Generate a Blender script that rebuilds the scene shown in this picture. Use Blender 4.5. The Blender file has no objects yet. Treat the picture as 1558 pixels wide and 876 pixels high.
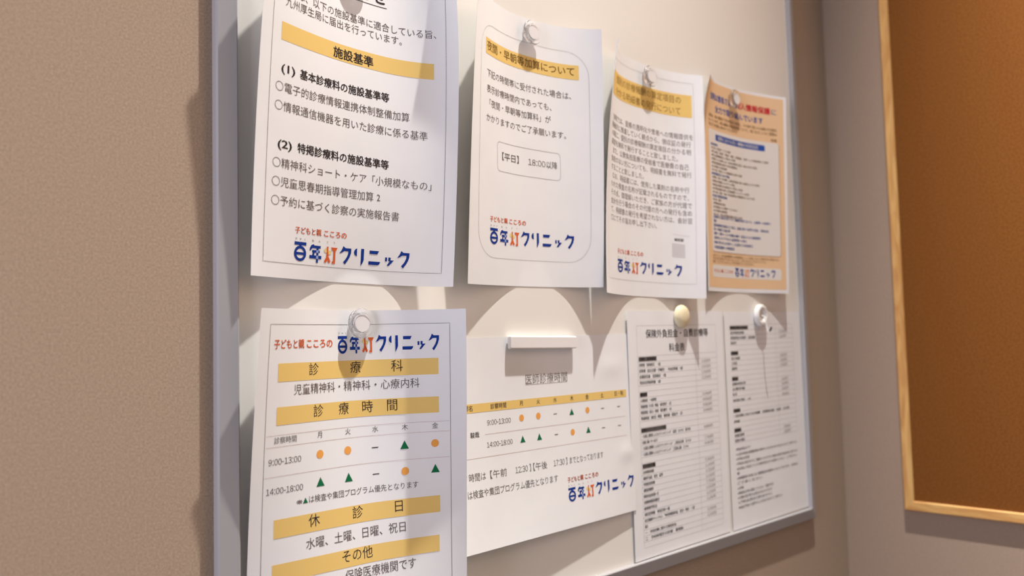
import bpy, bmesh, math, random
import numpy as np
from mathutils import Matrix, Vector

random.seed(4)
S = bpy.context.scene
COL = S.collection

# ------------------------------------------------------------------ camera
# wall plane y = 0 (room on the -y side), board bottom lip z = 0
CAM = (-0.30414, -0.65639, 0.26720)
YAW, PITCH, ROLL, FPX = 0.769575, 0.061440, -0.024986, 1308.03
FLOOR_Z, CEIL_Z = -1.22, 2.16


def make_camera():
    fwd = np.array([math.sin(YAW) * math.cos(PITCH), math.cos(YAW) * math.cos(PITCH), math.sin(PITCH)])
    right = np.array([math.cos(YAW), -math.sin(YAW), 0.0])
    up = np.cross(right, fwd)
    r2 = math.cos(ROLL) * right + math.sin(ROLL) * up
    u2 = -math.sin(ROLL) * right + math.cos(ROLL) * up
    cd = bpy.data.cameras.new('camera')
    co = bpy.data.objects.new('camera', cd)
    COL.objects.link(co)
    m = Matrix.Identity(4)
    for i in range(3):
        m[i][0], m[i][1], m[i][2], m[i][3] = r2[i], u2[i], -fwd[i], CAM[i]
    co.matrix_world = m
    cd.sensor_width = 36.0
    cd.lens = FPX * 36.0 / 1558.0
    cd.clip_start = 0.01
    cd.dof.use_dof = True
    cd.dof.focus_distance = 0.80
    cd.dof.aperture_fstop = 4.6
    S.camera = co


make_camera()

# ------------------------------------------------------------------ light
KEY_W, FILL_W, SOFT_FILL_W, AMB = 1390.0, 26.0, 1.5, 0.105
S.view_settings.view_transform = 'Standard'
S.view_settings.look = 'None'
S.view_settings.exposure = 0.04
S.view_settings.gamma = 1.0
S.view_settings.use_curve_mapping = False

w = bpy.data.worlds.new('World')
S.world = w
w.use_nodes = True
w.node_tree.nodes['Background'].inputs[0].default_value = (1.0, 0.92, 0.93, 1)
w.node_tree.nodes['Background'].inputs[1].default_value = AMB


def add_light(name, kind, loc, energy, color, target=None, **kw):
    ld = bpy.data.lights.new(name, kind)
    ld.energy = energy
    ld.color = color
    for k, v in kw.items():
        setattr(ld, k, v)
    lo = bpy.data.objects.new(name, ld)
    COL.objects.link(lo)
    lo.location = loc
    if target is not None:
        d = Vector(target) - Vector(loc)
        lo.rotation_euler = d.to_track_quat('-Z', 'Y').to_euler()
    return lo


# ceiling downlight above the board, and daylight from a window far to the left
add_light('ceiling_downlight', 'SPOT', (0.5423, -0.3826, 2.0785), KEY_W, (1.0, 0.97, 0.925),
          target=(0.10, -2.90, 0.0), spot_size=math.radians(148), spot_blend=1.0, shadow_soft_size=0.018)
add_light('window_daylight', 'AREA', (-1.9, -0.50, 0.45), FILL_W, (0.89, 0.86, 1.0),
          target=(0.2, 0, 0.3), shape='RECTANGLE', size=0.8, size_y=1.3)

add_light('added_soft_fill', 'AREA', (-0.75, -1.55, 1.75), SOFT_FILL_W, (0.93, 0.93, 1.0),  # added soft fill from the front left, not a known ceiling fitting
          target=(0.2, 0, 0.3), shape='RECTANGLE', size=1.5, size_y=1.3)

# ------------------------------------------------------------------ materials


def mat(name, color, rough=0.7, metal=0.0, spec=0.3, trans=0.0, ior=1.45):
    m = bpy.data.materials.new(name)
    m.use_nodes = True
    b = m.node_tree.nodes['Principled BSDF']
    b.inputs['Base Color'].default_value = (*color, 1)
    b.inputs['Roughness'].default_value = rough
    b.inputs['Metallic'].default_value = metal
    b.inputs['Specular IOR Level'].default_value = spec
    b.inputs['Transmission Weight'].default_value = trans
    b.inputs['IOR'].default_value = ior
    return m


def nodes(m):
    nt = m.node_tree
    return nt, nt.nodes, nt.links, nt.nodes['Principled BSDF']


def noise_mat(name, c1, c2, scale, rough=0.8, detail=4.0, bump=0.0, bdist=0.001, stretch=(1, 1, 1), spec=0.2, mid=(0.35, 0.65), bscale=None):
    m = mat(name, c1, rough, spec=spec)
    nt, N, L, b = nodes(m)
    tc = N.new('ShaderNodeTexCoord')
    mp = N.new('ShaderNodeMapping')
    mp.inputs['Scale'].default_value = stretch
    L.new(tc.outputs['Object'], mp.inputs[0])
    nz = N.new('ShaderNodeTexNoise')
    nz.inputs['Scale'].default_value = scale
    nz.inputs['Detail'].default_value = detail
    L.new(mp.outputs[0], nz.inputs['Vector'])
    cr = N.new('ShaderNodeValToRGB')
    cr.color_ramp.elements[0].position, cr.color_ramp.elements[1].position = mid
    cr.color_ramp.elements[0].color = (*c1, 1)
    cr.color_ramp.elements[1].color = (*c2, 1)
    L.new(nz.outputs['Fac'], cr.inputs[0])
    L.new(cr.outputs[0], b.inputs['Base Color'])
    if bump:
        n2 = N.new('ShaderNodeTexNoise')
        n2.inputs['Scale'].default_value = bscale or scale
        n2.inputs['Detail'].default_value = 3
        L.new(mp.outputs[0], n2.inputs['Vector'])
        bp = N.new('ShaderNodeBump')
        bp.inputs['Strength'].default_value = bump
        bp.inputs['Distance'].default_value = bdist
        L.new(n2.outputs['Fac'], bp.inputs['Height'])
        L.new(bp.outputs[0], b.inputs['Normal'])
    return m


M = {}
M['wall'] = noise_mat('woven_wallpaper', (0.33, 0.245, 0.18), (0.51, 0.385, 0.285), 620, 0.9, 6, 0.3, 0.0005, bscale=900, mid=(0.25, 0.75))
M['wall_right'] = noise_mat('woven_wallpaper_shaded', (0.285, 0.208, 0.157), (0.39, 0.29, 0.22), 620, 0.9, 6, 0.3, 0.0005, bscale=900, mid=(0.25, 0.75))  # same wallpaper, colour darkened to stand for the weaker light on this wall
M['floor'] = noise_mat('grey_carpet', (0.10, 0.10, 0.105), (0.15, 0.15, 0.155), 300, 0.95, 4)
M['ceiling'] = mat('ceiling_white', (0.78, 0.76, 0.72), 0.9)
M['board'] = mat('white_enamel', (0.86, 0.83, 0.775), 0.4, spec=0.3)
M['alu'] = mat('grey_frame', (0.40, 0.385, 0.39), 0.5, metal=0.0, spec=0.5)
M['cork'] = noise_mat('cork', (0.145, 0.050, 0.0105), (0.205, 0.076, 0.017), 420, 0.95, 6, 0.2, 0.0005, spec=0.1)
M['paper'] = noise_mat('paper', (0.872, 0.872, 0.885), (0.892, 0.892, 0.905), 30, 0.85, 2, 0.06, 0.0006, spec=0.15, bscale=14)
M['paper_orange'] = mat('paper_orange', (0.86, 0.60, 0.36), 0.8, spec=0.15)
M['paper_panel'] = mat('paper_panel', (0.82, 0.78, 0.74), 0.8, spec=0.15)
M['ink'] = mat('black_ink', (0.045, 0.035, 0.035), 0.8, spec=0.1)
M['ink_soft'] = mat('dark_grey_ink', (0.15, 0.12, 0.115), 0.8, spec=0.1)
M['ink_mid'] = mat('mid_grey_ink', (0.26, 0.225, 0.215), 0.8, spec=0.1)
M['band_text_pale'] = mat('pale_band_text_ink', (0.42, 0.25, 0.075), 0.8, spec=0.1)
M['ink_grey'] = mat('grey_ink', (0.20, 0.18, 0.175), 0.8, spec=0.1)
M['line'] = mat('line_ink', (0.13, 0.11, 0.115), 0.8, spec=0.1)
M['line_pale'] = mat('pale_line_ink', (0.42, 0.39, 0.38), 0.8, spec=0.1)
M['line_pink'] = mat('pink_line_ink', (0.60, 0.44, 0.42), 0.8, spec=0.1)
M['band'] = mat('yellow_band_ink', (0.86, 0.60, 0.20), 0.8, spec=0.1)
M['paper_grey'] = mat('pale_grey_ink', (0.66, 0.63, 0.63), 0.8, spec=0.1)
M['band_dark'] = mat('grey_band_ink', (0.16, 0.145, 0.14), 0.8, spec=0.1)
M['band_text'] = mat('band_text_ink', (0.20, 0.11, 0.03), 0.8, spec=0.1)
M['orange'] = mat('orange_ink', (0.74, 0.135, 0.035), 0.8, spec=0.1)
M['orange_dot'] = mat('orange_dot_ink', (0.88, 0.40, 0.095), 0.8, spec=0.1)
M['yellow'] = mat('pale_yellow_ink', (0.85, 0.68, 0.30), 0.8, spec=0.1)
M['green'] = mat('green_ink', (0.012, 0.16, 0.065), 0.8, spec=0.1)
M['navy'] = mat('navy_ink', (0.012, 0.045, 0.28), 0.8, spec=0.1)
M['navy_pale'] = mat('pale_navy_ink', (0.32, 0.42, 0.72), 0.8, spec=0.1)
M['blue'] = mat('blue_ink', (0.035, 0.10, 0.42), 0.8, spec=0.1)
M['red'] = mat('red_ink', (0.62, 0.03, 0.05), 0.8, spec=0.1)
M['brown'] = mat('brown_ink', (0.22, 0.10, 0.035), 0.8, spec=0.1)
M['tan_ink'] = mat('panel_edge_ink', (0.50, 0.30, 0.17), 0.8, spec=0.1)  # printed tan tone for the panel rim and the footnotes
M['clear'] = mat('clear_plastic', (1, 1, 1), 0.02, spec=0.5, trans=1.0, ior=1.46)
M['magnet_core'] = mat('magnet_core', (0.84, 0.82, 0.83), 0.5, spec=0.3)
M['ivory'] = mat('ivory_plastic', (0.84, 0.74, 0.50), 0.35, spec=0.45)
M['white_plastic'] = mat('white_plastic', (0.86, 0.84, 0.81), 0.35, spec=0.4)
M['white_bar'] = mat('white_bar_plastic', (0.88, 0.85, 0.84), 0.4, spec=0.4)
M['wire'] = mat('white_coated_wire', (0.75, 0.72, 0.68), 0.35, spec=0.4)
M['wire_tip'] = mat('dark_rubber_tip', (0.07, 0.06, 0.06), 0.5)


def wood_mat(name, c1, c2, axis):
    m = mat(name, c1, 0.5, spec=0.3)
    nt, N, L, b = nodes(m)
    tc = N.new('ShaderNodeTexCoord')
    mp = N.new('ShaderNodeMapping')
    sc = [1.0, 1.0, 1.0]
    sc[axis] = 0.12
    mp.inputs['Scale'].default_value = sc
    L.new(tc.outputs['Object'], mp.inputs[0])
    nz = N.new('ShaderNodeTexNoise')
    nz.inputs['Scale'].default_value = 90
    nz.inputs['Detail'].default_value = 3
    nz.inputs['Distortion'].default_value = 1.2
    L.new(mp.outputs[0], nz.inputs['Vector'])
    cr = N.new('ShaderNodeValToRGB')
    cr.color_ramp.elements[0].position = 0.35
    cr.color_ramp.elements[1].position = 0.62
    cr.color_ramp.elements[0].color = (*c2, 1)
    cr.color_ramp.elements[1].color = (*c1, 1)
    L.new(nz.outputs['Fac'], cr.inputs[0])
    L.new(cr.outputs[0], b.inputs['Base Color'])
    return m


M['pine_v'] = wood_mat('pine_upright', (0.66, 0.39, 0.14), (0.50, 0.24, 0.075), 2)
M['pine_h'] = wood_mat('pine_rail', (0.66, 0.39, 0.14), (0.50, 0.24, 0.075), 1)

# ------------------------------------------------------------------ object helpers


def link(name, me, parent=None, smooth=False, m=None):
    o = bpy.data.objects.new(name, me)
    COL.objects.link(o)
    if m is not None:
        me.materials.append(m)
    if parent is not None:
        o.parent = parent
        o.matrix_parent_inverse = Matrix.Translation(-Vector(parent.location))
    if smooth:
        me.polygons.foreach_set('use_smooth', [True] * len(me.polygons))
    return o


def mesh_obj(name, verts, faces, m, parent=None, smooth=False):
    me = bpy.data.meshes.new(name)
    me.from_pydata([tuple(map(float, v)) for v in verts], [], faces)
    me.update()
    return link(name, me, parent, smooth, m)


def bm_obj(name, bm, m, parent=None, smooth=False):
    me = bpy.data.meshes.new(name)
    bm.normal_update()
    bm.to_mesh(me)
    bm.free()
    return link(name, me, parent, smooth, m)


def box(name, lo, hi, m, parent=None, bevel=0.0):
    bm = bmesh.new()
    bmesh.ops.create_cube(bm, size=1.0)
    for v in bm.verts:
        v.co = Vector([lo[i] + (v.co[i] + 0.5) * (hi[i] - lo[i]) for i in range(3)])
    if bevel:
        bmesh.ops.bevel(bm, geom=list(bm.edges), offset=bevel, segments=3, affect='EDGES', profile=0.5)
    return bm_obj(name, bm, m, parent)


def thing(name, label, cat, loc, group=None):
    o = bpy.data.objects.new(name, None)
    COL.objects.link(o)
    o.location = loc
    o.empty_display_size = 0.02
    o['label'] = label
    o['category'] = cat
    if group:
        o['group'] = group
    bpy.context.view_layer.update()
    return o


def struct(o):
    o['kind'] = 'structure'
    return o


# ------------------------------------------------------------------ room shell
BF = -0.0045            # front face of the white board
XC = 1.0869             # plane of the right-hand wall
struct(box('wall_back', (-3.2, 0.0, FLOOR_Z), (XC + 0.1, 0.1, CEIL_Z), M['wall']))
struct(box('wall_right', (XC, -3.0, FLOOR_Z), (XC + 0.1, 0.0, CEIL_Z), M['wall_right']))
struct(box('floor', (-3.2, -3.0, FLOOR_Z - 0.1), (XC + 0.1, 0.1, FLOOR_Z), M['floor']))

# ------------------------------------------------------------------ whiteboard
BX0, BX1, BZ0, BZ1 = 0.0, 0.9665, -0.017, 0.900
FW = 0.017
wb = thing('whiteboard', 'wide white magnetic board with a pale raised frame on the beige wall', 'whiteboard', (0.48, 0, BZ0))
box('board_panel', (BX0 + 0.010, BF, BZ0 + 0.010), (BX1 - 0.010, -0.0005, BZ1 - 0.010), M['board'], wb)
# frame profile: d = distance inwards from the outer edge, y = height off the wall
PROF = [(0.0, -0.0003), (0.0, -0.0070), (0.0012, -0.0085), (0.0146, -0.0112), (0.0158, -0.0115), (0.0168, -0.0110), (0.0170, -0.0102), (0.0170, -0.0046), (0.0105, -0.0046), (0.0105, -0.0003)]


def rail(name, p0, p1, inward, along, m, parent, prof=PROF, plane='y', smooth=False):
    """mitred frame member between outer corners p0,p1"""
    p0, p1, inward, along = map(Vector, (p0, p1, inward, along))
    out = Vector((0, 1, 0)) if plane == 'y' else Vector((1, 0, 0))
    vs = []
    for base, sgn in ((p0, 1), (p1, -1)):
        for d, y in prof:
            vs.append(base + inward * d + along * (sgn * d) + out * y)
    n = len(prof)
    fs = [(i, (i + 1) % n, n + (i + 1) % n, n + i) for i in range(n)]
    fs += [tuple(range(n))[::-1], tuple(range(n, 2 * n))]
    o = mesh_obj(name, vs, fs, m, parent)
    bm = bmesh.new()
    bm.from_mesh(o.data)
    bmesh.ops.recalc_face_normals(bm, faces=bm.faces)
    bm.to_mesh(o.data)
    bm.free()
    return o


rail('frame_rail', (BX0, 0, BZ0), (BX0, 0, BZ1), (1, 0, 0), (0, 0, 1), M['alu'], wb)
rail('frame_rail', (BX1, 0, BZ0), (BX1, 0, BZ1), (-1, 0, 0), (0, 0, 1), M['alu'], wb)
rail('frame_rail', (BX0, 0, BZ0), (BX1, 0, BZ0), (0, 0, 1), (1, 0, 0), M['alu'], wb)
rail('frame_rail', (BX0, 0, BZ1), (BX1, 0, BZ1), (0, 0, -1), (1, 0, 0), M['alu'], wb)

# ------------------------------------------------------------------ cork board on the right wall
CY0, CY1, CZ0, CZ1 = -0.0983, -0.6983, -0.0111, 0.889
cb = thing('cork_board', 'brown cork pin board in a pale pine frame on the right-hand wall', 'pin board', (XC, -0.4, CZ0))
CP = [(0.0, -0.0003), (0.0, -0.0085), (0.0015, -0.0100), (0.0135, -0.0100), (0.0150, -0.0085), (0.0150, -0.0003)]
box('cork_panel', (XC - 0.0060, CY1 + 0.010, CZ0 + 0.010), (XC - 0.0005, CY0 - 0.010, CZ1 - 0.010), M['cork'], cb)
rail('wood_rail', (XC, CY0, CZ0), (XC, CY0, CZ1), (0, -1, 0), (0, 0, 1), M['pine_v'], cb, CP, 'x')
rail('wood_rail', (XC, CY1, CZ0), (XC, CY1, CZ1), (0, 1, 0), (0, 0, 1), M['pine_v'], cb, CP, 'x')
rail('wood_rail', (XC, CY0, CZ0), (XC, CY1, CZ0), (0, 0, 1), (0, -1, 0), M['pine_h'], cb, CP, 'x')
rail('wood_rail', (XC, CY0, CZ1), (XC, CY1, CZ1), (0, 0, -1), (0, -1, 0), M['pine_h'], cb, CP, 'x')

# ------------------------------------------------------------------ text meshes
_cu = bpy.data.curves.new('type', 'FONT')
_cu.size = 1.0
_cu.resolution_u = 2
_to = bpy.data.objects.new('type', _cu)
COL.objects.link(_to)
_cache = {}


def glyphs(txt, bold):
    """flat outline mesh of the text; bold is struck several times, slightly shifted"""
    key = (txt, bold)
    if key not in _cache:
        _cu.body = txt
        _cu.offset = min(bold, 0.0)
        bpy.context.view_layer.update()
        dg = bpy.context.evaluated_depsgraph_get()
        me = bpy.data.meshes.new_from_object(_to.evaluated_get(dg))
        v = np.empty(len(me.vertices) * 3)
        me.vertices.foreach_get('co', v)
        f = [tuple(p.vertices) for p in me.polygons]
        bpy.data.meshes.remove(me)
        v = v.reshape(-1, 3)[:, :2].copy()
        if bold > 0:
            n = len(v)
            sh = [(0, 0), (bold, 0), (-bold, 0), (0, bold * 0.7), (0, -bold * 0.7)]
            v = np.concatenate([v + np.array(d) for d in sh])
            f = [tuple(i + n * k for i in q) for k in range(len(sh)) for q in f]
        _cache[key] = (v, f)
    return _cache[key]


# ------------------------------------------------------------------ curled sheets
class Sheet:
    """A sheet of paper whose surface is bent out of the board plane.
    u runs right, v runs down (millimetres for the callers)."""

    def __init__(self, par, W, L, kind, g, name, label, group=None, cat='notice'):
        self.p, self.W, self.L, self.kind, self.g = par, W, L, kind, g
        self.root = thing(name, label, cat, tuple(self.at(W / 2, 0.0)), group)

    def h(self, U, V):
        p, W, L = self.p, self.W, self.L
        t = V / L
        if self.kind == 'A':
            s = (U - W / 2 - p[9]) / (W / 2)
            a = (np.sqrt(s * s + 0.0144) - 0.12) / 0.887 + 1e-9
            return np.where(s < 0, (p[3] + p[4] * t + p[5] * t * t) * a ** p[12], (p[6] + p[7] * t + p[8] * t * t) * a ** p[13]) + p[10] * t + p[11] * t * t
        s = (U - W / 2) / (W / 2)
        if self.kind == 'B':
            return t ** 2 * (p[3] + p[4] * s + p[5] * s * s) + t * (p[6] + p[7] * s)
        l = np.where(s < 0, -s, 0)
        return (p[3] + (p[4] - p[3]) * t) * l ** 2 + p[5] * t + p[6] * np.where(s > 0, s, 0) ** 2

    extra = None

    def hh(self, U, V):
        h = self.h(U, V)
        if self.extra is not None:
            h = h + self.extra(U * 1000, V * 1000)
        return np.maximum(h, -0.0002)

    def pos(self, U, V, off=0.0):
        U = np.asarray(U, float)
        V = np.asarray(V, float)
        p = self.p
        uc = self.W / 2 + (p[9] if self.kind == 'A' else 0)
        n = 24
        tt = (np.arange(n) + 0.5) / n
        uu = uc + (U[:, None] - uc) * tt[None]
        vv = np.repeat(V[:, None], n, 1)
        e = 1e-4
        dh = (self.h(uu + e, vv) - self.h(uu - e, vv)) / (2 * e)
        dx = np.sqrt(np.clip(1 - dh ** 2, 0.05, 1)).mean(1) * (U - uc)
        h = self.hh(U, V) + self.g
        sl = (self.h(U + e, V) - self.h(U - e, V)) / (2 * e)
        nrm = np.sqrt(1 + sl ** 2)
        dx = dx + off * sl / nrm * 0 - off * sl / nrm
        h = h + off / nrm
        th = p[2]
        X = p[0] + math.cos(th) * dx + math.sin(th) * V
        Z = p[1] + math.sin(th) * dx - math.cos(th) * V
        return np.stack([X, BF - h, Z], -1)

    def at(self, u, v, off=0.0):
        return self.pos(np.array([u]), np.array([v]), off)[0]

    # ---- parts
    def paper(self, m, name='paper_sheet', nu=72, nv=96, thick=0.00018):
        u = np.linspace(0, self.W, nu)
        v = np.linspace(0, self.L, nv)
        U, V = np.meshgrid(u, v, indexing='ij')
        a = self.pos(U.ravel(), V.ravel())
        b = self.pos(U.ravel(), V.ravel(), -thick)
        n = nu * nv
        vs = np.concatenate([a, b])
        fs = []
        for i in range(nu - 1):
            for j in range(nv - 1):
                k = i * nv + j
                q = (k, k + 1, k + nv + 1, k + nv)
                fs.append(q)
                fs.append(tuple(n + x for x in q[::-1]))
        rim = []
        for i in range(nu - 1):
            rim.append((i * nv, (i + 1) * nv))
            rim.append(((i + 1) * nv + nv - 1, i * nv + nv - 1))
        for j in range(nv - 1):
            rim.append((j + 1, j))
            rim.append(((nu - 1) * nv + j, (nu - 1) * nv + j + 1))
        for x, y in rim:
            fs.append((x, y, n + y, n + x))
        o = mesh_obj(name, vs, fs, m, self.root, True)
        for e in o.data.edges:
            pass
        try:
            o.data.set_sharp_from_angle(angle=math.radians(40))
        except Exception:
            pass
        return o

    def emit(self, name, pieces, m, off, parent=None, smooth=False):
        """pieces: list of (uv mm array, faces)"""
        vs, fs, k = [], [], 0
        for uv, f in pieces:
            uv = np.asarray(uv, float) / 1000.0
            vs.append(self.pos(uv[:, 0], uv[:, 1], off))
            fs += [tuple(i + k for i in q) for q in f]
            k += len(uv)
        return mesh_obj(name, np.concatenate(vs), fs, m, parent or self.root, smooth)

    def emit_each(self, name, pieces, m, off, parent=None):
        for q in pieces:
            self.emit(name, [q], m, off, parent)

    def patch(self, name, u0, v0, u1, v1, m, off=0.00012, parent=None, nu=None, nv=None):
        return self.emit(name, [grid(u0, v0, u1, v1, nu, nv)], m, off, parent, True)


def grid(u0, v0, u1, v1, nu=None, nv=None):
    nu = nu or max(2, int(abs(u1 - u0) / 3) + 2)
    nv = nv or max(2, int(abs(v1 - v0) / 4) + 2)
    U, V = np.meshgrid(np.linspace(u0, u1, nu), np.linspace(v0, v1, nv), indexing='ij')
    fs = [(i * nv + j, i * nv + j + 1, (i + 1) * nv + j + 1, (i + 1) * nv + j) for i in range(nu - 1) for j in range(nv - 1)]
    return np.stack([U.ravel(), V.ravel()], 1), fs


def polyline(pts, wd, closed=False):
    """ribbon of width wd (mm) along pts"""
    pts = np.asarray(pts, float)
    dense = []
    seq = list(range(len(pts)))
    if closed:
        seq.append(0)
    for a, b in zip(seq[:-1], seq[1:]):
        n = max(1, int(np.linalg.norm(pts[b] - pts[a]) / 4))
        for k in range(n):
            dense.append(pts[a] + (pts[b] - pts[a]) * k / n)
    if not closed:
        dense.append(pts[-1])
    d = np.array(dense)
    n = len(d)
    if closed:
        t = np.roll(d, -1, 0) - np.roll(d, 1, 0)
    else:
        t = np.gradient(d, axis=0)
    ln = np.linalg.norm(t, axis=1, keepdims=True)
    t = t / np.maximum(ln, 1e-9)
    nr = np.stack([-t[:, 1], t[:, 0]], 1)
    v = np.concatenate([d + nr * wd / 2, d - nr * wd / 2])
    m_ = n if closed else n - 1
    fs = [(i, (i + 1) % n, n + (i + 1) % n, n + i) for i in range(m_)]
    return v, fs


def rrect(u0, v0, u1, v1, r, seg=7):
    out = []
    for cx, cy, a0 in ((u1 - r, v0 + r, -90), (u1 - r, v1 - r, 0), (u0 + r, v1 - r, 90), (u0 + r, v0 + r, 180)):
        for k in range(seg + 1):
            a = math.radians(a0 + 90 * k / seg)
            out.append((cx + r * math.cos(a), cy + r * math.sin(a)))
    return out


def rrect_fill(u0, v0, u1, v1, r):
    """rounded rectangle as a column grid so that it can bend"""
    n = max(8, int((u1 - u0) / 3))
    us = sorted(set([u0 + r * (1 - math.cos(math.radians(a))) for a in range(0, 91, 15)] +
                    [u1 - r * (1 - math.cos(math.radians(a))) for a in range(0, 91, 15)] +
                    list(np.linspace(u0 + r, u1 - r, n))))
    nv = max(4, int((v1 - v0) / 6))
    V, fs = [], []
    for u in us:
        d = max(0, r - (u - u0), r - (u1 - u))
        c = r - math.sqrt(max(0, r * r - d * d))
        for j in range(nv):
            V.append((u, v0 + c + (v1 - v0 - 2 * c) * j / (nv - 1)))
    for i in range(len(us) - 1):
        for j in range(nv - 1):
            k = i * nv + j
            fs.append((k, k + 1, k + nv + 1, k + nv))
    return np.array(V), fs


def fit_text(txt, u0, u1, v, size, bold=0.0):
    """glyph outlines stretched to span u0..u1, em box centred on v"""
    p, f = glyphs(txt, bold)
    lo, hi = p[:, 0].min(), p[:, 0].max()
    x = u0 + (p[:, 0] - lo) / (hi - lo) * (u1 - u0)
    y = v - (p[:, 1] - 0.38) * size
    return np.stack([x, y], 1), f


def pitch_text(txt, u0, pitch, v, size=None, bold=0.0):
    """full-width text: each em advances by pitch"""
    p, f = glyphs(txt, bold)
    return np.stack([u0 + p[:, 0] * pitch, v - (p[:, 1] - 0.38) * (size or pitch)], 1), f


def ctext(txt, u, v, size, bold=0.0, sx=1.0):
    """text centred on (u, v)"""
    p, f = glyphs(txt, bold)
    c = (p[:, 0].min() + p[:, 0].max()) / 2
    cy = (p[:, 1].min() + p[:, 1].max()) / 2
    return np.stack([u + (p[:, 0] - c) * size * sx, v - (p[:, 1] - cy) * size], 1), f


def num_text(txt, u0, u1, v, size, bold=0.0):
    """figures such as 9:00-13:00 set from full-width digits with tighter advances"""
    wide = {':': ('\uff1a', 0.30), '-': ('\u2010', 0.36), ',': (',', 0.28), '\u5186': ('\u5186', 1.0)}
    x, pcs = 0.0, []
    for c in txt:
        g_, adv = wide.get(c, (chr(ord(c) + 0xFEE0) if c.isdigit() else c, 0.60 if c.isdigit() else 1.0))
        p, f = glyphs(g_, bold)
        cx = (p[:, 0].min() + p[:, 0].max()) / 2
        pcs.append((p + np.array([x + adv / 2 - cx, 0.0]), f))
        x += adv
    lo = min(q[0][:, 0].min() for q in pcs)
    hi = max(q[0][:, 0].max() for q in pcs)
    vs, fs, k = [], [], 0
    for q, f in pcs:
        vs.append(np.stack([u0 + (q[:, 0] - lo) / (hi - lo) * (u1 - u0), v - (q[:, 1] - 0.37) * size], 1))
        fs += [tuple(i + k for i in t_) for t_ in f]
        k += len(q)
    return np.concatenate(vs), fs


def disc(u, v, r, n=28):
    vs = [(u, v)] + [(u + r * math.cos(2 * math.pi * k / n), v + r * math.sin(2 * math.pi * k / n)) for k in range(n)]
    return np.array(vs), [(0, 1 + k, 1 + (k + 1) % n) for k in range(n)]


def ring(u, v, rx, ry, ix, iy, n=40):
    a = [(u + rx * math.cos(2 * math.pi * k / n), v + ry * math.sin(2 * math.pi * k / n)) for k in range(n)]
    b = [(u + ix * math.cos(2 * math.pi * k / n), v + iy * math.sin(2 * math.pi * k / n)) for k in range(n)]
    return np.array(a + b), [(k, (k + 1) % n, n + (k + 1) % n, n + k) for k in range(n)]


def tri(u, v, s):
    return np.array([(u, v - 0.52 * s), (u + 0.5 * s, v + 0.42 * s), (u - 0.5 * s, v + 0.42 * s)]), [(0, 1, 2)]


def poly(pts):
    return np.array(pts, float), [tuple(range(len(pts)))]


# ------------------------------------------------------------------ the clinic's wordmark
KU = [(4.05, 0), (6.3, 1.7), (12.4, 1.7), (12.3, 5.8), (11, 9.6), (8.9, 13.1), (6.3, 16.5), (4.3, 14.6), (6.4, 12.2), (7.9, 10), (9.2, 6.9), (9.4, 4.4), (5.2, 4.4), (2.9, 6), (0, 7), (2.5, 3.5)]


def tri_split(pts):
    """triangulate a simple polygon by ear clipping"""
    P = [tuple(p) for p in pts]
    idx = list(range(len(P)))
    area = sum(P[i][0] * P[(i + 1) % len(P)][1] - P[(i + 1) % len(P)][0] * P[i][1] for i in range(len(P)))
    if area < 0:
        idx.reverse()

    def cr(a, b, c):
        return (b[0] - a[0]) * (c[1] - a[1]) - (b[1] - a[1]) * (c[0] - a[0])
    fs = []
    guard = 0
    while len(idx) > 3 and guard < 500:
        guard += 1
        for i in range(len(idx)):
            a, b, c = idx[i - 1], idx[i], idx[(i + 1) % len(idx)]
            if cr(P[a], P[b], P[c]) <= 1e-9:
                continue
            if any(cr(P[a], P[b], P[k]) >= 0 and cr(P[b], P[c], P[k]) >= 0 and cr(P[c], P[a], P[k]) >= 0
                   for k in idx if k not in (a, b, c)):
                continue
            fs.append((a, b, c))
            idx.pop(i)
            break
        else:
            break
    fs.append(tuple(idx))
    return np.array(P, float), fs


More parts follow.
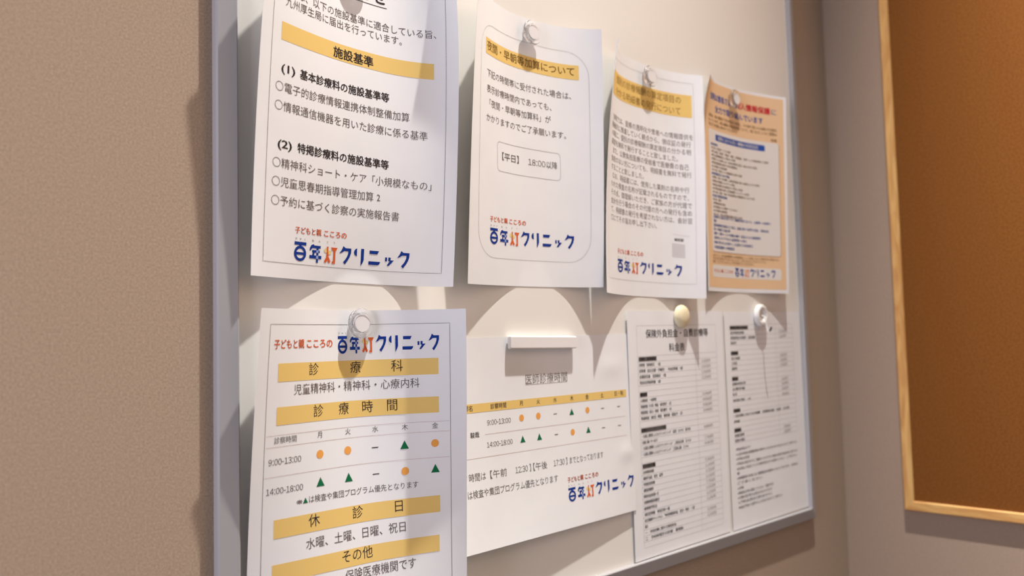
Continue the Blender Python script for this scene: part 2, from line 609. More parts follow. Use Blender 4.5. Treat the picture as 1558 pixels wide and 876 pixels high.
def wordmark(sh, u, v, sx, sy, tag=None, parent=None, off=0.00016):
    """u,v = top-left of the kanji row; tag = (u0,u1,v,size) of the small orange line"""
    def T(pc, dx=0.0, dy=0.0):
        a = np.array(pc[0], float) + np.array([dx, dy])
        return np.stack([u + a[:, 0] * sx, v + a[:, 1] * sy], 1), pc[1]

    navy = []
    navy.append(T(grid(0, 0, 12.2, 2.8, 4, 2)))
    navy.append(T(poly([(4.4, 2.8), (7.8, 2.8), (6.1, 4.4)])))
    navy.append(T(ring(6.1, 10.0, 6.3, 6.7, 3.9, 4.2)))
    navy.append(T(poly([(2.1, 8.9), (10.1, 8.9), (10.1, 11.2), (2.1, 11.2)])))
    # second character
    navy.append(T(tri_split([(19.9, 0.6), (17.6, 1.6), (16.1, 4.0), (15.9, 6.6), (17.4, 6.2), (18.3, 4.4), (20.4, 3.0), (20.6, 1.4)])))
    navy.append(T(poly([(19.6, 1.7), (27.4, 1.7), (27.4, 4.1), (19.0, 4.1)])))
    navy.append(T(poly([(18.6, 5.7), (23.0, 5.7), (23.0, 8.0), (18.6, 8.0)])))
    navy.append(T(poly([(25.2, 5.7), (26.6, 5.7), (26.6, 8.0), (25.2, 8.0)])))
    navy.append(T(poly([(19.5, 8.0), (21.2, 8.0), (20.9, 10.4), (18.6, 10.4)])))
    navy.append(T(poly([(15.9, 10.4), (23.0, 10.4), (23.0, 13.3), (15.9, 13.3)])))
    navy.append(T(poly([(25.2, 10.4), (28.5, 10.4), (28.5, 13.3), (25.2, 13.3)])))
    navy.append(T(poly([(23.0, 4.1), (25.2, 4.1), (25.2, 5.7), (23.0, 5.7)])))
    navy.append(T(poly([(23.0, 8.0), (25.2, 8.0), (25.2, 10.4), (23.0, 10.4)])))
    navy.append(T(poly([(23.0, 13.3), (25.2, 13.3), (25.2, 16.8), (23.0, 16.8)])))
    # the kana
    navy.append(T(tri_split(KU), 47.4, -0.6))
    navy.append(T(tri_split([(65.9, 0.4), (64.3, 1.1), (63.0, 2.8), (62.75, 4.2), (63.2, 6.0), (64.3, 7.1), (65.9, 7.7)])))
    navy.append(T(tri_split([(70.2, 0.4), (73.3, 0.3), (73.3, 10.6), (72.4, 12.9), (70.5, 16.1), (70.2, 16.0)])))
    navy.append(T(poly([(79.2, 1.2), (89.1, 1.2), (87.5, 4.4), (79.2, 4.4)])))
    navy.append(T(poly([(78.4, 11.2), (90.9, 11.2), (90.2, 12.9), (88.6, 14.4), (78.4, 14.4)])))
    navy.append(T(poly([(95.8, 6.5), (97.9, 6.5), (97.9, 10.2), (95.8, 10.2)])))
    navy.append(T(tri_split([(99.2, 6.4), (101.6, 6.4), (101.5, 9.0), (105.0, 9.0), (99.7, 14.4), (97.7, 14.2), (100.6, 10.0), (99.2, 9.8)])))
    navy.append(T(tri_split(KU), 108.2, -0.6))
    root = sh.emit('clinic_logo', navy, M['navy'], off, parent)
    pale = [T(poly([(23.0, 5.7), (25.2, 5.7), (25.2, 8.0), (23.0, 8.0)])), T(poly([(23.0, 10.4), (25.2, 10.4), (25.2, 13.3), (23.0, 13.3)]))]
    sh.emit('logo_overlap', pale, M['navy_pale'], off, root)
    glow = [T(disc(33.2, 5.2, 2.1)), T(disc(36.8, 6.6, 2.0))]
    sh.emit('logo_glow', glow, M['yellow'], off, root)
    lamp = [T(tri_split([(33.8, 1.5), (35.7, 1.5), (35.5, 5.0), (36.1, 10.6), (38.2, 14.3), (37.4, 16.0), (35.9, 15.6), (34.9, 13.2), (33.6, 15.8), (32.0, 15.9), (31.4, 14.5), (33.5, 11.3), (34.0, 6.0)])),
            T(poly([(38.2, 1.8), (45.4, 1.8), (43.7, 4.7), (39.8, 4.7)])),
            T(tri_split([(41.0, 4.7), (43.2, 4.7), (43.2, 16.2), (39.8, 16.2), (39.7, 14.4), (41.0, 13.9)]))]
    sh.emit('logo_lamp_character', lamp, M['orange'], off + 0.00004, root)
    kana = [T(ctext(c, x, -2.4, 2.2, 0.01)) for c, x in (('ひ', 1.5), ('ゃ', 6.0), ('く', 10.6), ('ね', 19.0), ('ん', 26.0))]
    sh.emit('logo_reading', [(k[0], k[1]) for k in kana], M['ink_grey'], off, root)
    kana2 = [T(ctext(c, x, -2.4, 2.2, 0.01)) for c, x in (('と', 34.6), ('う', 41.6))]
    sh.emit('logo_reading', kana2, M['orange'], off, root)
    if tag:
        u0, u1, tv, size = tag
        sp = (u1 - u0) * 0.535
        sh.emit('logo_tagline', [fit_text('子どもと親', u0, u0 + sp - 1.6, tv, size, 0.022), fit_text('こころの', u0 + sp + 1.2, u1, tv, size, 0.03)], M['orange'], off, root)
    return root


A4 = (0.210, 0.297)
TOPROW = 'notices pinned along the top of the whiteboard'
LOWROW = 'notices pinned along the lower half of the whiteboard'

# ================================================================== 1 facility standards notice
s = Sheet([0.13744, 0.61932, -0.02193, 0.03102, -0.05039, 0.03357, 0.04766, -0.05537, 0.03286, 0.00431, 0.02491, -0.02597, 1.41982, 2.16406], *A4, 'A', 0.0006,
          'standards_notice', 'curled white notice with a long numbered list, leftmost in the upper row', TOPROW)
s.paper(M['paper'])
s.emit('border_line', [polyline([(12.0, 13.0), (198.0, 13.0), (198.0, 284.4), (11.6, 284.4)], 0.35, True)], M['line'], 0.00012)
s.emit('title_text', [pitch_text('お知らせ', 75.6, 16.3, 26.4, 16.8, 0.03), polyline([(73, 36.2), (140.2, 36.2)], 0.7)], M['ink'], 0.00014)
s.emit('intro_text', [pitch_text('当院は、以下の施設基準に適合している旨、', 21.4, 8.65, 55.2, 9.0), pitch_text('九州厚生局に届出を行っています。', 24.7, 8.48, 65.3, 9.0)], M['ink_soft'], 0.00014)
b = s.patch('heading_band', 21.8, 83.7, 186.2, 99.0, M['band'])
s.emit('heading_text', [fit_text('施設基準', 80.2, 124.3, 92.2, 10.8, 0.026)], M['ink'], 0.00020, b)
s.emit('section_heading', [fit_text('(1)', 23.2, 38.2, 122.0, 9.4, 0.02), fit_text('基本診療料の施設基準等', 43.4, 141.1, 122.6, 9.2, 0.024)], M['ink'], 0.00014)
s.emit_each('list_line', [pitch_text('電子的診療情報連携体制整備加算', 26.7, 9.06, 138.2, 9.2), pitch_text('情報通信機器を用いた診療に係る基準', 26.6, 9.08, 154.2, 9.2)], M['ink_soft'], 0.00014)
s.emit('section_heading', [fit_text('(2)', 22.4, 37.2, 185.6, 9.4, 0.02), fit_text('特掲診療料の施設基準等', 43.0, 141.2, 186.0, 9.2, 0.024)], M['ink'], 0.00014)
s.emit_each('list_line', [pitch_text('精神科ショート・ケア「小規模なもの」', 26.6, 9.14, 201.8, 9.2), pitch_text('児童思春期指導管理加算', 26.6, 9.03, 217.4, 9.2), ctext('2', 131.0, 217.4, 8.6),
                     pitch_text('予約に基づく診察の実施報告書', 26.6, 9.09, 233.1, 9.2)], M['ink_soft'], 0.00014)
for vv in (138.3, 154.1, 201.8, 217.4, 233.2):
    s.emit('list_circle', [ring(22.0, vv, 4.0, 4.0, 3.5, 3.5)], M['ink_soft'], 0.00014)
wordmark(s, 43.4, 265.2, 1.013, 0.98, (43.5, 98.5, 255.4, 6.3))

# ================================================================== 2 night surcharge notice
s = Sheet([0.35494, 0.62231, 0.00771, 0.035, -0.02917, 0.0094, 0.03211, -0.01867, 0.00309, 0.0013, 0.00659, -0.00758, 1.54895, 2.15144], *A4, 'A', 0.0006,
          'surcharge_notice', 'curled white notice with a rounded thin outline, second from left in the upper row', TOPROW)
s.paper(M['paper'])
s.emit('border_line', [polyline(rrect(17.4, 28.0, 193.6, 268.8, 29.0, 12), 0.35, True)], M['line_pale'], 0.00012)
b = s.patch('heading_band', 28.8, 43.2, 181.4, 59.9, M['band'])
s.emit('heading_text', [fit_text('夜間・早朝等加算について', 31.7, 175.8, 50.7, 11.0, 0.012)], M['band_text'], 0.00020, b)
s.emit('body_text', [pitch_text('下記の時間帯に受付された場合は、', 31.8, 9.05, 79.2, 9.0), pitch_text('表示診療時間内であっても、', 31.4, 9.05, 95.4, 9.0),
                     pitch_text('「夜間・早朝等加算料」が', 31.4, 9.2, 109.8, 9.0), pitch_text('かかりますのでご了承願います。', 30.4, 9.2, 125.3, 9.0)], M['ink_soft'], 0.00014)
b = s.emit('hours_box', [polyline(rrect(52.6, 146.6, 153.4, 177.4, 4.5, 6), 0.45, True)], M['line_pale'], 0.00012)
s.emit('hours_text', [fit_text('【平日】', 61.2, 90.0, 161.0, 9.2, 0.008), num_text('18:00', 105.0, 131.5, 161.0, 9.0), fit_text('以降', 133.0, 149.0, 161.0, 9.0)], M['ink_soft'], 0.00014, b)
wordmark(s, 38.6, 238.1, 1.095, 1.0, (38.3, 99.3, 228.8, 6.2))

# ================================================================== 3 itemised statement notice
s = Sheet([0.56474, 0.615, -0.01911, 0.03935, -0.0412, 0.02339, 0.02443, 0.00126, -0.00587, -0.00058, 0.00069, -0.00107, 2.04124, 2.02848], *A4, 'A', 0.0006,
          'statement_notice', 'curled white notice with a two-line yellow heading, third in the upper row', TOPROW)
s.paper(M['paper'])
s.emit('border_line', [polyline([(12.2, 12.6), (195.4, 12.6), (195.4, 278.6), (12.2, 278.6)], 0.35, True)], M['line_pale'], 0.00012)
b = s.patch('heading_band', 20.6, 28.6, 192.7, 58.8, M['band'])
s.emit('heading_text', [fit_text('個別の診療報酬の算定項目の', 38.5, 176.0, 36.5, 11.0, 0.004), fit_text('分かる明細書の発行について', 37.5, 175.0, 51.3, 11.0, 0.004)], M['band_text_pale'], 0.00020, b)
body = ['当院では、医療の透明化や患者への情報提供を', '積極的に推進していく観点から、領収証の発行', 'の際に、個別の診療報酬の算定項目の分かる明', '細書を無料で発行することと致しました。',
        'また、公費負担医療の受給者で医療費の自己', '負担のない方についても、明細書を無料で発行', 'することと致しました。',
        'なお、明細書には、使用した薬剤の名称や行', 'われた検査の名称が記載されるものですので、', 'その点、御理解いただき、ご家族の方が代理で', '会計を行う場合のその代理の方への発行も含め', 'て、明細書の発行を希望されない方は、会計窓', '口にてその旨お申し出下さい。']
pcs = []
for i, t in enumerate(body):
    ind = 8.4 if i in (0, 4, 7) else 0
    pcs.append(pitch_text(t, 21.8 + ind * 0.5, 8.02, 85.0 + i * 10.1, 8.3))
s.emit('body_text', pcs, M['ink_mid'], 0.00014)
b = s.emit('receipt_sample', [polyline([(158.0, 214.6), (185.0, 216.4)], 0.5)], M['paper_grey'], 0.00012)
s.emit('sample_text', [fit_text('領収証', 160, 176, 221.5, 4.2, 0.03)], M['ink_soft'], 0.00014, b)
s.emit('sample_lines', [polyline([(156.0, 227 + 2.3 * k), (178.0, 228 + 2.3 * k)], 1.1) for k in range(8)], M['paper_grey'], 0.00012, b)
wordmark(s, 41.5, 254.2, 1.085, 0.96, (41.5, 100.2, 244.6, 6.4))

# ================================================================== 4 privacy poster
s = Sheet([0.78704, 0.62492, -0.00013, 0.01097, -4e-05, -0.00243, 0.02181, -0.00991, 0.00042, -0.00352, -0.00052, 0.0004, 2.36389, 1.32551], *A4, 'A', 0.0006,
          'privacy_poster', 'orange poster with a white rounded panel and a blue banner, rightmost in the upper row', TOPROW, 'poster')


def curl4(u, v):   # the top left corner stands further off the board
    a = np.clip((55 - u) / 55, 0, 1)
    b_ = np.clip((60 - v) / 60, 0, 1)
    return 0.016 * a ** 2 * b_ ** 1.5


s.extra = curl4
s.paper(M['paper'])
b = s.patch('orange_ground', 4.5, 4.0, 204.5, 291.5, M['paper_orange'], 0.00010)
s.emit('title_text', [fit_text('当院は患者さまの', 25.4, 97.0, 24.8, 10.5, 0.035), fit_text('に', 179.5, 189.5, 25.2, 10.0, 0.02), fit_text('全力で取り組んでいます', 41.7, 161.7, 41.0, 10.5, 0.03)], M['blue'], 0.00018)
s.emit('title_text', [fit_text('個人情報保護', 99.5, 177.5, 25.0, 11.0, 0.04)], M['red'], 0.00018)
s.emit('intro_text', [fit_text('当院は、個人情報を下記の目的に利用し、その取り扱いには細心の注意を', 20.5, 190, 52.6, 4.9, 0.014),
                      fit_text('払っています。個人情報の利用目的等について、気になることやご質問は', 20.0, 190, 59.0, 4.9, 0.014),
                      fit_text('窓口までお気軽にお声がけください。', 20.0, 92, 65.2, 4.9, 0.014), fit_text('院長', 178, 190, 68.2, 4.9, 0.02)], M['brown'], 0.00018)
s.emit('panel_edge', [rrect_fill(19.0, 72.5, 194.4, 243.2, 5.5)], M['tan_ink'], 0.00014, None, True)
b = s.emit('white_panel', [rrect_fill(18.6, 72.0, 193.2, 242.0, 5.0)], M['paper_panel'], 0.00018, None, True)
bb = s.emit('blue_banner', [rrect_fill(40.6, 77.4, 164.0, 86.4, 2.0)], M['blue'], 0.00022, b, True)
s.emit('banner_text', [fit_text('当院における個人情報の利用目的', 47, 150, 82.0, 6.2, 0.02)], M['paper_panel'], 0.00028, bb)
blk = [['医療提供', ['当院での医療サービスの提供', '他の病院、診療所、助産所、薬局、訪問看護、介護サービス事業者等との連携', '他の医療機関等からの照会への回答', '患者さんの診療のため、外部の医師等の意見・助言を求める場合', '検体検査業務の委託その他の業務委託', 'ご家族等への病状説明', 'その他、患者さんへの医療提供に関する利用']],
       ['診療費請求のための事務', ['医療・介護・労災保険、公費負担医療に関する事務およびその委託', '審査支払機関へのレセプトの提出', '審査支払機関又は保険者からの照会への回答', '公費負担医療に関する行政機関等へのレセプトの提出', 'その他、医療・介護・労災保険等の診療費請求のための利用']],
       ['当院の管理運営業務', ['会計・経理', '医療事故等の報告', '当該患者さんの医療サービスの向上', '入退院等の病棟管理', 'その他、当院の管理運営業務に関する利用']]]
v = 92.6
sub, lst = [], []
for head, rows in blk:
    sub.append(pitch_text('◆' + head, 24.5, 4.3, v, 4.4, 0.02))
    v += 5.15
    for r in rows:
        lst.append(pitch_text('▶' + r, 26.5, 4.0, v, 4.0, 0.008))
        v += 5.15
s.emit_each('subheading', sub, M['blue'], 0.00024, b)
s.emit_each('list_line', lst, M['brown'], 0.00024, b)
end = [('企業等から委託を受けて行う健康診断等における、企業等への結果の', 194.0), ('通知', 199.6), ('医師賠償責任保険などに係る、医療に関する専門の団体、保険会社', 205.6), ('等への相談又は届出等', 211.2), ('医療・介護サービスや業務の維持・改善のための基礎資料', 217.0),
       ('当院内において行われる医療実習への協力', 223.0), ('医療の質の向上を目的とした当院内での症例研究', 229.4), ('外部監査機関への情報提供', 236.0)]
s.emit_each('subheading', [pitch_text(t, 25.0, 4.75, y, 4.6, 0.02) for t, y in end], M['blue'], 0.00024, b)
s.emit('footnote_text', [fit_text('上記のうち、他の医療機関等への情報提供について同意しがたい事項がある場合には、', 18, 189, 247.2, 4.2, 0.012),
                         fit_text('その旨を受付窓口までお申し出ください。お申し出がないものについては、', 18, 160, 251.6, 4.2, 0.012), fit_text('同意していただけたものとして取り扱わせていただきます。', 18, 131, 256.0, 4.2, 0.012)], M['tan_ink'], 0.00018)
b = s.emit('logo_panel', [rrect_fill(17.0, 260.6, 193.4, 277.4, 4.0)], M['paper_panel'], 0.00018, None, True)
wordmark(s, 81.9, 262.6, 0.806, 0.76, (21.0, 76.1, 268.6, 5.4), b, 0.00024)

# ================================================================== 5 opening hours notice
s = Sheet([0.12335, 0.29802, -0.00123, 0.02685, -0.03649, -0.00537, 0.05266, -0.04552, 0.0058, -0.00402, 0.0038, 0.01001, 1.19929, 1.36133], *A4, 'A', 0.0006,
          'hours_notice', 'curled white opening hours notice with four yellow bands, leftmost in the lower row', LOWROW)
s.paper(M['paper'])
s.emit('border_line', [polyline([(11.4, 12.7), (194.8, 12.7), (194.8, 284.2), (11.4, 284.2)], 0.35, True)], M['line'], 0.00012)
wordmark(s, 89.0, 22.7, 0.795, 0.94, (16.5, 82.9, 28.8, 8.4))
for v0, v1, chars in ((44.5, 59.5, (('診', 61.3), ('療', 106.8), ('科', 146.0))), (80.0, 94.7, (('診', 66.1), ('療', 93.4), ('時', 117.6), ('間', 140.8))),
                      (170.8, 186.0, (('休', 60.3), ('診', 104.1), ('日', 144.4)))):
    b = s.patch('heading_band', 22.2, v0, 184.0, v1, M['band'])
    s.emit_each('heading_character', [ctext(c, u, v0 + 6.0, 11.4) for c, u in chars], M['ink'], 0.00020, b)
b = s.patch('heading_band', 21.3, 206.8, 182.8, 221.6, M['band'])
s.emit('heading_text', [fit_text('その他', 86.7, 117.3, 212.2, 11.4)], M['ink'], 0.00020, b)
s.emit('department_text', [fit_text('児童精神科・精神科・心療内科', 39.7, 166.4, 66.8, 9.6)], M['ink_soft'], 0.00014)
s.emit('closed_days_text', [fit_text('水曜、土曜、日曜、祝日', 52.3, 150.2, 195.2, 10.0)], M['ink_soft'], 0.00014)
s.emit('other_text', [fit_text('保険医療機関です', 89.0, 159.1, 228.6, 10.4)], M['ink_soft'], 0.00014)
tb = s.emit('timetable', [polyline([(12.6, y), (193.6, y)], 0.3) for y in (102.8, 112.1, 136.0)], M['line_pink'], 0.00012)
s.emit_each('column_label', [fit_text('診察時間', 20.6, 43.1, 106.9, 6.0)] + [ctext(c, u, 106.5, 6.0) for c, u in (('月', 67.2), ('火', 97.1), ('水', 124.3), ('木', 152.1), ('金', 180.3))], M['ink_soft'], 0.00014, tb)
s.emit_each('row_label', [num_text('9:00-13:00', 15.8, 47.9, 124.0, 6.9), num_text('14:00-18:00', 14.4, 49.8, 147.5, 6.9)], M['ink_soft'], 0.00014, tb)
for row, y in (('ooxto', 122.8), ('ttxot', 146.2)):
    for c, u in zip(row, (67.2, 96.3, 123.6, 151.4, 180.0)):
        if c == 'o':
            s.emit('circle_mark', [disc(u, y, 3.6)], M['orange_dot'], 0.00014, tb)
        elif c == 't':
            s.emit('triangle_mark', [tri(u, y, 8.2)], M['green'], 0.00014, tb)
        else:
            s.emit('dash_mark', [grid(u - 3.1, y - 0.4, u + 3.1, y + 0.4, 3, 2)], M['ink'], 0.00014, tb)
s.emit('note_text', [fit_text('※', 43.3, 49.2, 159.3, 6.2), fit_text('は検査や集団プログラム優先となります', 55.6, 163.4, 159.0, 6.6)], M['ink_soft'], 0.00014)
s.emit('triangle_mark', [tri(52.0, 159.4, 4.9)], M['green'], 0.00014)

# ================================================================== 6 doctors' timetable (landscape)
s = Sheet([0.37256, 0.27178, 0.00352, 0.00858, -0.00697, -4e-05, -0.0006, 0.00159], 0.297, 0.210, 'B', 0.001,
          'doctor_timetable', 'wide white timetable sheet with one yellow table heading, held by the white magnetic bar', LOWROW)


def crease6(u, v):   # soft dents near the right edge
    d1 = np.exp(-(((u - 283) / 14) ** 2 + ((v - 140) / 10) ** 2))
    d2 = np.exp(-(((u - 262) / 20) ** 2 + ((v - 38) / 12) ** 2))
    return 0.0008 * d1 + 0.0006 * d2


s.extra = crease6
s.paper(M['paper'], nu=96, nv=72)
s.emit('title_text', [fit_text('医師診療時間', 118.3, 184.0, 45.6, 11.4), polyline([(118.0, 51.4), (184.0, 51.4)], 0.4)], M['ink_mid'], 0.00014)
tb = s.emit('timetable', [polyline([(57.0, 97.6), (284.0, 97.6)], 0.35), polyline([(12.0, 119.8), (284.0, 120.2)], 0.35)], M['line_pink'], 0.00012)
b = s.patch('table_heading_band', 12.0, 66.2, 287.2, 75.0, M['band'], parent=tb)
s.emit_each('column_label', [fit_text('医師名', 25.0, 42.0, 70.4, 6.2, 0.006), fit_text('診察時間', 66.5, 88.6, 70.3, 6.2, 0.006)] +
       [ctext(c, u, 70.2, 5.8, 0.006) for c, u in (('月', 110.4), ('火', 136.2), ('水', 162.6), ('木', 190.0), ('金', 216.0), ('土', 242.5))] + [fit_text('日・祝', 265.5, 281.5, 70.0, 5.8, 0.006)], M['ink_soft'], 0.00020, tb)
s.emit_each('row_label', [fit_text('駿哉', 37.3, 49.3, 96.8, 6.2, 0.01), num_text('9:00-13:00', 60.8, 94.2, 86.2, 7.0), num_text('14:00-18:00', 58.9, 95.0, 108.2, 7.0)], M['ink_soft'], 0.00014, tb)
for row, y in (('ooxtoxx', 85.4), ('ttxotxx', 107.7)):
    for c, u in zip(row, (110.0, 135.3, 162.0, 188.8, 215.6, 242.4, 272.0)):
        if c == 'o':
            s.emit('circle_mark', [disc(u, y, 3.5)], M['orange_dot'], 0.00014, tb)
        elif c == 't':
            s.emit('triangle_mark', [tri(u, y, 7.6)], M['green'], 0.00014, tb)
        else:
            s.emit('dash_mark', [grid(u - 2.7, y - 0.45, u + 2.7, y + 0.45, 3, 2)], M['ink_soft'], 0.00014, tb)
s.emit('note_text', [fit_text('受付', 11.5, 29.5, 137.9, 8.6), fit_text('時間は', 32.0, 54.5, 137.9, 8.6), fit_text('【午前', 60.5, 84.0, 137.9, 8.8), num_text('12:30】', 96.5, 119.5, 137.9, 8.4), fit_text('【午後', 123.0, 144.5, 137.9, 8.8), num_text('17:30】', 155.0, 177.0, 137.9, 8.4),
                     fit_text('までとなっております', 181.0, 239.3, 137.9, 8.4), fit_text('▲', 20.0, 27.0, 154.4, 7.0), fit_text('は検査や集団プログラム優先となります', 28.6, 160.2, 154.2, 8.6)], M['ink_grey'], 0.00014)
wordmark(s, 175.7, 167.4, 0.98, 0.90, (175.6, 228.5, 158.6, 6.2))

# ================================================================== 7, 8 price lists


def price_rows(sh, hdr, rows, u0, up, v0, pitch):
    bars, heads, txt, pr = [], [], [], []
    for k, t, wd in hdr:
        y = v0 + pitch * k
        bars.append(grid(u0 - 0.6, y - 2.6, u0 + wd, y + 2.6, 6, 2))
        heads.append(fit_text(t, u0, u0 + wd - 1, y, 4.6, 0.03))
    for k, t, wd, price in rows:
        y = v0 + pitch * k
        if t:
            txt.append(fit_text(t, u0, u0 + wd, y, 4.5, 0.012))
        if price:
            pr.append((num_text if price[0].isdigit() else fit_text)(price, up - 8.5 - len(price) * 0.6, up + 8.5, y, 5.0))
    for q_, h_ in zip(bars, heads):
        b_ = sh.emit('section_bar', [q_], M['band_dark'], 0.00014, None, True)
        sh.emit('section_heading', [h_], M['ink'], 0.00020, b_)
    sh.emit_each('item_line', txt, M['ink'], 0.00014)
    sh.emit_each('price_figure', pr, M['ink_soft'], 0.00014)


s = Sheet([0.62153, 0.30056, 0.00482, 0.0014, 0.0014, 0.0, 0.0], 0.2103, 0.2990, 'D', 0.0013,
          'price_list', 'white price list page with a large two-line title, under the ivory magnet', LOWROW, 'price list')
s.paper(M['paper'])
s.emit('title_text', [fit_text('保険外負担金・自費診療等', 36.6, 174.5, 28.4, 11.5, 0.008), fit_text('料金表', 85.1, 119.6, 46.4, 11.5, 0.008)], M['ink'], 0.00014)
tb = s.emit('table_lines', [polyline([(18.3, 18.4), (193.4, 18.4), (193.4, 286), (18.3, 286)], 0.3, True)] + [polyline([(18.3, 55.7 + 7.2 * k), (193.4, 55.7 + 7.2 * k)], 0.3) for k in range(32)] +
            [polyline([(143.0, 55.7), (143.0, 286)], 0.3)], M['line_pale'], 0.00012)
price_rows(s, [(0, '文書料（診断書等）', 36.5), (6, '検査料', 14.5), (12, '自費カウンセリング料', 51.5), (18, 'その他文書', 26)],
           [(1, '診断書（当院様式）　1通', 44, '3,300円'), (2, '診断書（自立支援・手帳用）　年金診断書　1通', 92, '5,500円'), (3, '各種意見書　当院様式　1通', 55, '3,300円'), (4, '受診状況等証明書　1通', 43, '2,200円'),
            (7, '心理検査　一般検査', 33, '5,500円'), (8, '知能検査（小児）検査　報告書付　1式', 64, '8,800円'), (9, '知能検査（成人）検査　報告書付　1式', 64, '8,800円'), (10, '発達検査（総合）検査　報告書・面談付　1式', 88, '9,900円'),
            (13, '・公認心理師によるカウンセリング　初回　五十分　要予約', 104, '8,800円'), (14, '（延長十分）', 32, ''), (15, '・公認心理師によるカウンセリング　二回目以降　五十分', 104, '7,700円'), (16, '・公認心理師によるカウンセリング　二回目以降　三十分', 98, '4,400円'),
            (19, '生命保険診断書', 22, '5,500円'), (20, '傷病手当金　意見　証明', 40, '1,100円'), (21, '学校提出用診断書', 23, '2,200円'), (22, '通院証明書等', 20, '1,100円'), (23, '障害年金診断書一式', 30, '7,700円'),
            (24, '診療情報提供書控', 31, '1,100円'), (25, '画像複写料金', 26, '1,100円'), (26, '領収証明書　再発行料一通', 52, '1,100円'), (27, '当日無断キャンセル　予約枠確保料金　初診・再診　一回', 106, ''), (28, '備考', 6, '3,300円'),
            (29, '一　予約診療に関する特別料金', 65, '2,200円'), (30, '二　予約時間外の診療　要相談', 80, '')], 21.0, 168.5, 59.3, 7.2)

s = Sheet([0.83946, 0.30085, 0.0075, 0.0004, 0.0004, 0.0004, 0.0], 0.2150, 0.2988, 'D', 0.0010,
          'price_list', 'white price list page with notes at its foot, under the white hook magnet', LOWROW, 'price list')
s.paper(M['paper'])
s.emit('table_lines', [polyline([(12.0, 18.5 + 7.1 * k), (190.0, 18.5 + 7.1 * k)], 0.3) for k in range(24)] + [polyline([(138.0, 18.5), (138.0, 181.8)], 0.3), polyline([(190.0, 18.5), (190.0, 181.8)], 0.3)], M['line_pale'], 0.00012)
price_rows(s, [(0, '診察に関する料金', 47.5), (5, '予防接種', 18.5), (10, '物品', 15.5), (16.2, '交通費', 17.0), (20, '返却料', 17.0)],
           [(1, '初診時選定療養', 36, '2,200円'), (2, '夜間診察及び時間外　選定療養', 66, '1,100円'), (3, '再診料', 15, ''), (6, '成人接種', 22, '3,850円'), (7, '小児用', 14, '3,850円'), (8, '高齢者', 14, '1,650円'),
            (11, '診察券再発行料', 35, '110円'), (12, 'お薬手帳', 32, '50円'), (13, '吸入器', 10, '220円'), (14.2, '病衣等の貸出　一式', 46, '550円'), (17.2, '・往診時における交通費　実費相当額　別途', 130, '実費'), (18.3, '詳細', 14, ''),
            (21, '各種文書等', 25, '330円'), (22, '記録の開示', 26, '330円')], 14.2, 161.0, 22.4, 7.1)
notes = [('※料金は税込みです', 38, 190.5), ('※上記の料金は保険診療の対象外となりますのであらかじめご了承下さい', 172, 197.5), ('※予約の変更', 34, 204.0), ('※予約日の前日までにご連絡をいただけない場合は所定の料金を申し受けます', 172, 210.5), ('※お支払い方法については受付窓口までお尋ねください　ご了承下さい', 170, 217.2),
         ('備', 6, 223.6), ('※診断書等の作成には二週間程度お時間をいただいております　お早めに', 172, 230.2), ('　　ご了承ください', 66, 236.8), ('※対象', 16, 243.8), ('※領収証は大切に保管してください　再発行不可', 96, 250.4), ('※文書の受け取りは窓口のみとなります', 92, 256.8), ('※ご不明な点は受付までお問い合わせ下さい', 92, 263.2), ('※料金は予告なく変更することがありますのでご了承下さい', 121, 270.0)]
s.emit('note_text', [fit_text(t, 15.5, 15.5 + wd, y, 4.4, 0.008) for t, wd, y in notes], M['ink_soft'], 0.00014)

bpy.data.objects.remove(_to)

# ------------------------------------------------------------------ magnets


def lathe(name, prof, m, loc, parent, n=56, closed=True, smooth=True, sharp=35):
    """revolve (r, d) about the axis pointing out of the wall (-y)"""
    vs, fs, rows = [], [], []
    for r, d in prof:
        if r < 1e-7:
            rows.append([len(vs)])
            vs.append((loc[0], loc[1] - d, loc[2]))
        else:
            rows.append(list(range(len(vs), len(vs) + n)))
            for k in range(n):
                a = 2 * math.pi * k / n
                vs.append((loc[0] + r * math.cos(a), loc[1] - d, loc[2] + r * math.sin(a)))
    for a, b_ in zip(rows[:-1], rows[1:]):
        for k in range(n):
            k2 = (k + 1) % n
            if len(a) == 1 and len(b_) > 1:
                fs.append((a[0], b_[k], b_[k2]))
            elif len(b_) == 1 and len(a) > 1:
                fs.append((a[k], b_[0], a[k2]))
            elif len(a) > 1:
                fs.append((a[k], b_[k], b_[k2], a[k2]))
    o = mesh_obj(name, vs, fs, m, parent, smooth)
    bm = bmesh.new()
    bm.from_mesh(o.data)
    bmesh.ops.recalc_face_normals(bm, faces=bm.faces)
    bm.to_mesh(o.data)
    bm.free()
    try:
        o.data.set_sharp_from_angle(angle=math.radians(sharp))
    except Exception:
        pass
    return o


CLEAR = [(0, 0.0), (8.2, 0.0), (8.6, 0.3), (8.6, 3.6), (9.0, 4.3), (10.2, 4.8), (12.4, 5.0), (13.3, 5.5), (13.7, 6.3), (13.6, 7.1), (13.1, 7.8), (12.2, 8.2), (10.6, 8.2), (9.7, 8.4), (9.3, 9.0), (8.9, 9.2), (8.4, 9.0), (8.2, 8.4), (0, 8.4)]


def clear_magnet(x, z, y, label):
    t = thing('clear_magnet', label, 'magnet', (x, y, z), 'round clear magnets on the whiteboard')
    lathe('plastic_cap', [(r / 1000, d / 1000) for r, d in CLEAR], M['clear'], (x, y, z), t)
    lathe('magnet_disc', [(0, 0.0062), (0.0076, 0.0062), (0.0079, 0.0065), (0.0079, 0.0084), (0.0077, 0.0086), (0, 0.0086)], M['magnet_core'], (x, y, z), t, sharp=18)


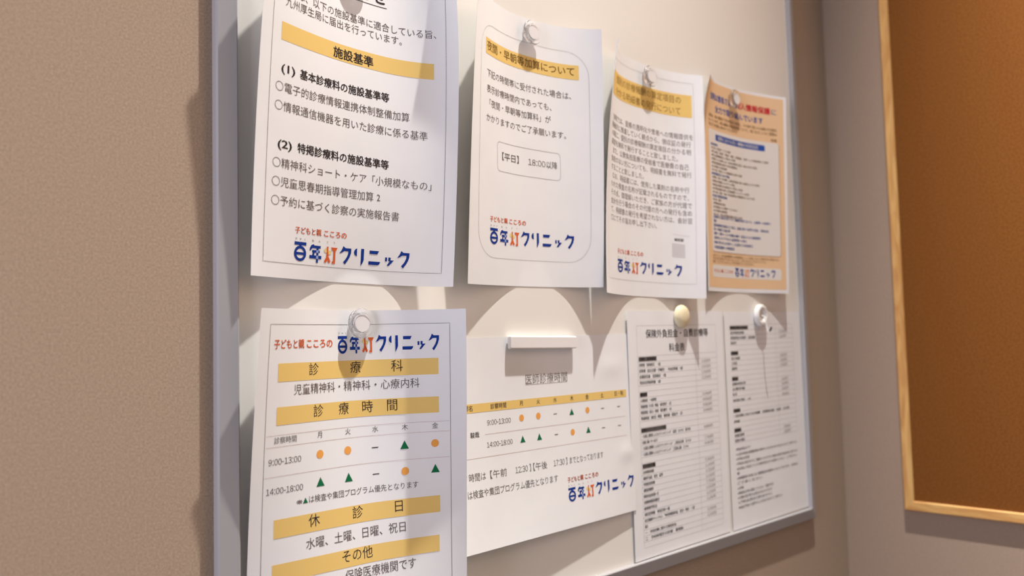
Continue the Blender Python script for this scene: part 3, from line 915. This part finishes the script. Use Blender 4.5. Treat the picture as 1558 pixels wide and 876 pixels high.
YM = BF - 0.0010
clear_magnet(0.1327, 0.6010, YM - 0.0006, 'round clear magnet at the top of the leftmost upper notice')
clear_magnet(0.3612, 0.6047, YM, 'round clear magnet on the second upper notice with the rounded outline')
clear_magnet(0.5745, 0.5984, YM, 'round clear magnet on the third upper notice above its yellow heading')
clear_magnet(0.7763, 0.6050, YM, 'round clear magnet on the orange poster')
clear_magnet(0.1319, 0.2862, YM - 0.0002, 'round clear magnet on the lower left opening hours notice')

t = thing('dome_magnet', 'ivory dome-shaped magnet on the price list with the large title', 'magnet', (0.6279, BF - 0.0020, 0.2935))
prof = [(0, 0.0), (0.0140, 0.0), (0.0150, 0.0008), (0.0150, 0.0022)] + [(0.0150 * math.cos(a) ** 0.8, 0.0022 + 0.0066 * math.sin(a)) for a in np.linspace(0.12, 1.5, 12)] + [(0, 0.0088)]
lathe('plastic_dome', prof, M['ivory'], (0.6279, BF - 0.0020, 0.2935), t)
lathe('magnet_base', [(0, -0.0002), (0.0110, -0.0002), (0.0112, 0.0000), (0.0112, 0.0006), (0, 0.0006)], M['magnet_core'], (0.6279, BF - 0.0020, 0.2935), t)

HX, HZ, HY = 0.8251, 0.2951, BF - 0.0016
t = thing('hook_magnet', 'white ring-shaped magnet with a thin wire hook at the right end of the board', 'magnet', (HX, HY, HZ))
lathe('plastic_ring', [(0, 0.0), (0.0150, 0.0), (0.0162, 0.0012), (0.0165, 0.0030), (0.0158, 0.0052), (0.0142, 0.0068), (0.0120, 0.0074), (0.0098, 0.0068), (0.0082, 0.0050), (0.0074, 0.0034), (0.0040, 0.0030), (0, 0.0030)], M['white_plastic'], (HX, HY, HZ), t)


def tube(name, pts, rad, m, parent, n=12):
    pts = [Vector(p) for p in pts]
    vs, fs = [], []
    for i, p in enumerate(pts):
        tg = (pts[min(i + 1, len(pts) - 1)] - pts[max(i - 1, 0)]).normalized()
        a = tg.cross(Vector((1, 0, 0))).normalized()
        b_ = tg.cross(a).normalized()
        for k in range(n):
            an = 2 * math.pi * k / n
            vs.append(p + (a * math.cos(an) + b_ * math.sin(an)) * rad)
    for i in range(len(pts) - 1):
        for k in range(n):
            fs.append((i * n + k, i * n + (k + 1) % n, (i + 1) * n + (k + 1) % n, (i + 1) * n + k))
    fs.append(tuple(range(n))[::-1])
    fs.append(tuple(range((len(pts) - 1) * n, len(pts) * n)))
    return mesh_obj(name, vs, fs, m, parent, True)


wire = [(0.0024, 0), (0.0060, -0.0005), (0.0088, -0.0022), (0.0104, -0.0060), (0.0110, -0.0110), (0.0114, -0.0160), (0.0124, -0.0205), (0.0142, -0.0228), (0.0162, -0.0226)]
tube('wire_hook', [(HX, HY - d, HZ + z) for d, z in wire], 0.0011, M['wire'], t)
tube('hook_tip', [(HX, HY - d, HZ + z) for d, z in ((0.0160, -0.0227), (0.0174, -0.0216), (0.0184, -0.0192), (0.0188, -0.0166))], 0.0014, M['wire_tip'], t)

t = thing('magnetic_bar', 'long white magnetic bar holding the wide timetable sheet', 'magnet', (0.3680, BF - 0.0014, 0.2648))
bm = bmesh.new()
bmesh.ops.create_cube(bm, size=1.0)
for v_ in bm.verts:
    v_.co = Vector((v_.co.x * 0.1034, v_.co.y * 0.0050, v_.co.z * 0.0134))
bmesh.ops.bevel(bm, geom=list(bm.edges), offset=0.0012, segments=3, affect='EDGES', profile=0.5)
bmesh.ops.rotate(bm, verts=bm.verts, cent=(0, 0, 0), matrix=Matrix.Rotation(0.018, 3, 'Y'))
bmesh.ops.translate(bm, verts=bm.verts, vec=(0.3680, BF - 0.0014 - 0.0034, 0.2648))
bm_obj('bar_cover', bm, M['white_bar'], t)
bm = bmesh.new()
bmesh.ops.create_cube(bm, size=1.0)
for v_ in bm.verts:
    v_.co = Vector((v_.co.x * 0.0990, v_.co.y * 0.0010, v_.co.z * 0.0110))
bmesh.ops.rotate(bm, verts=bm.verts, cent=(0, 0, 0), matrix=Matrix.Rotation(0.018, 3, 'Y'))
bmesh.ops.translate(bm, verts=bm.verts, vec=(0.3680, BF - 0.0014 - 0.0005, 0.2648))
bm_obj('magnet_strip', bm, M['magnet_core'], t)
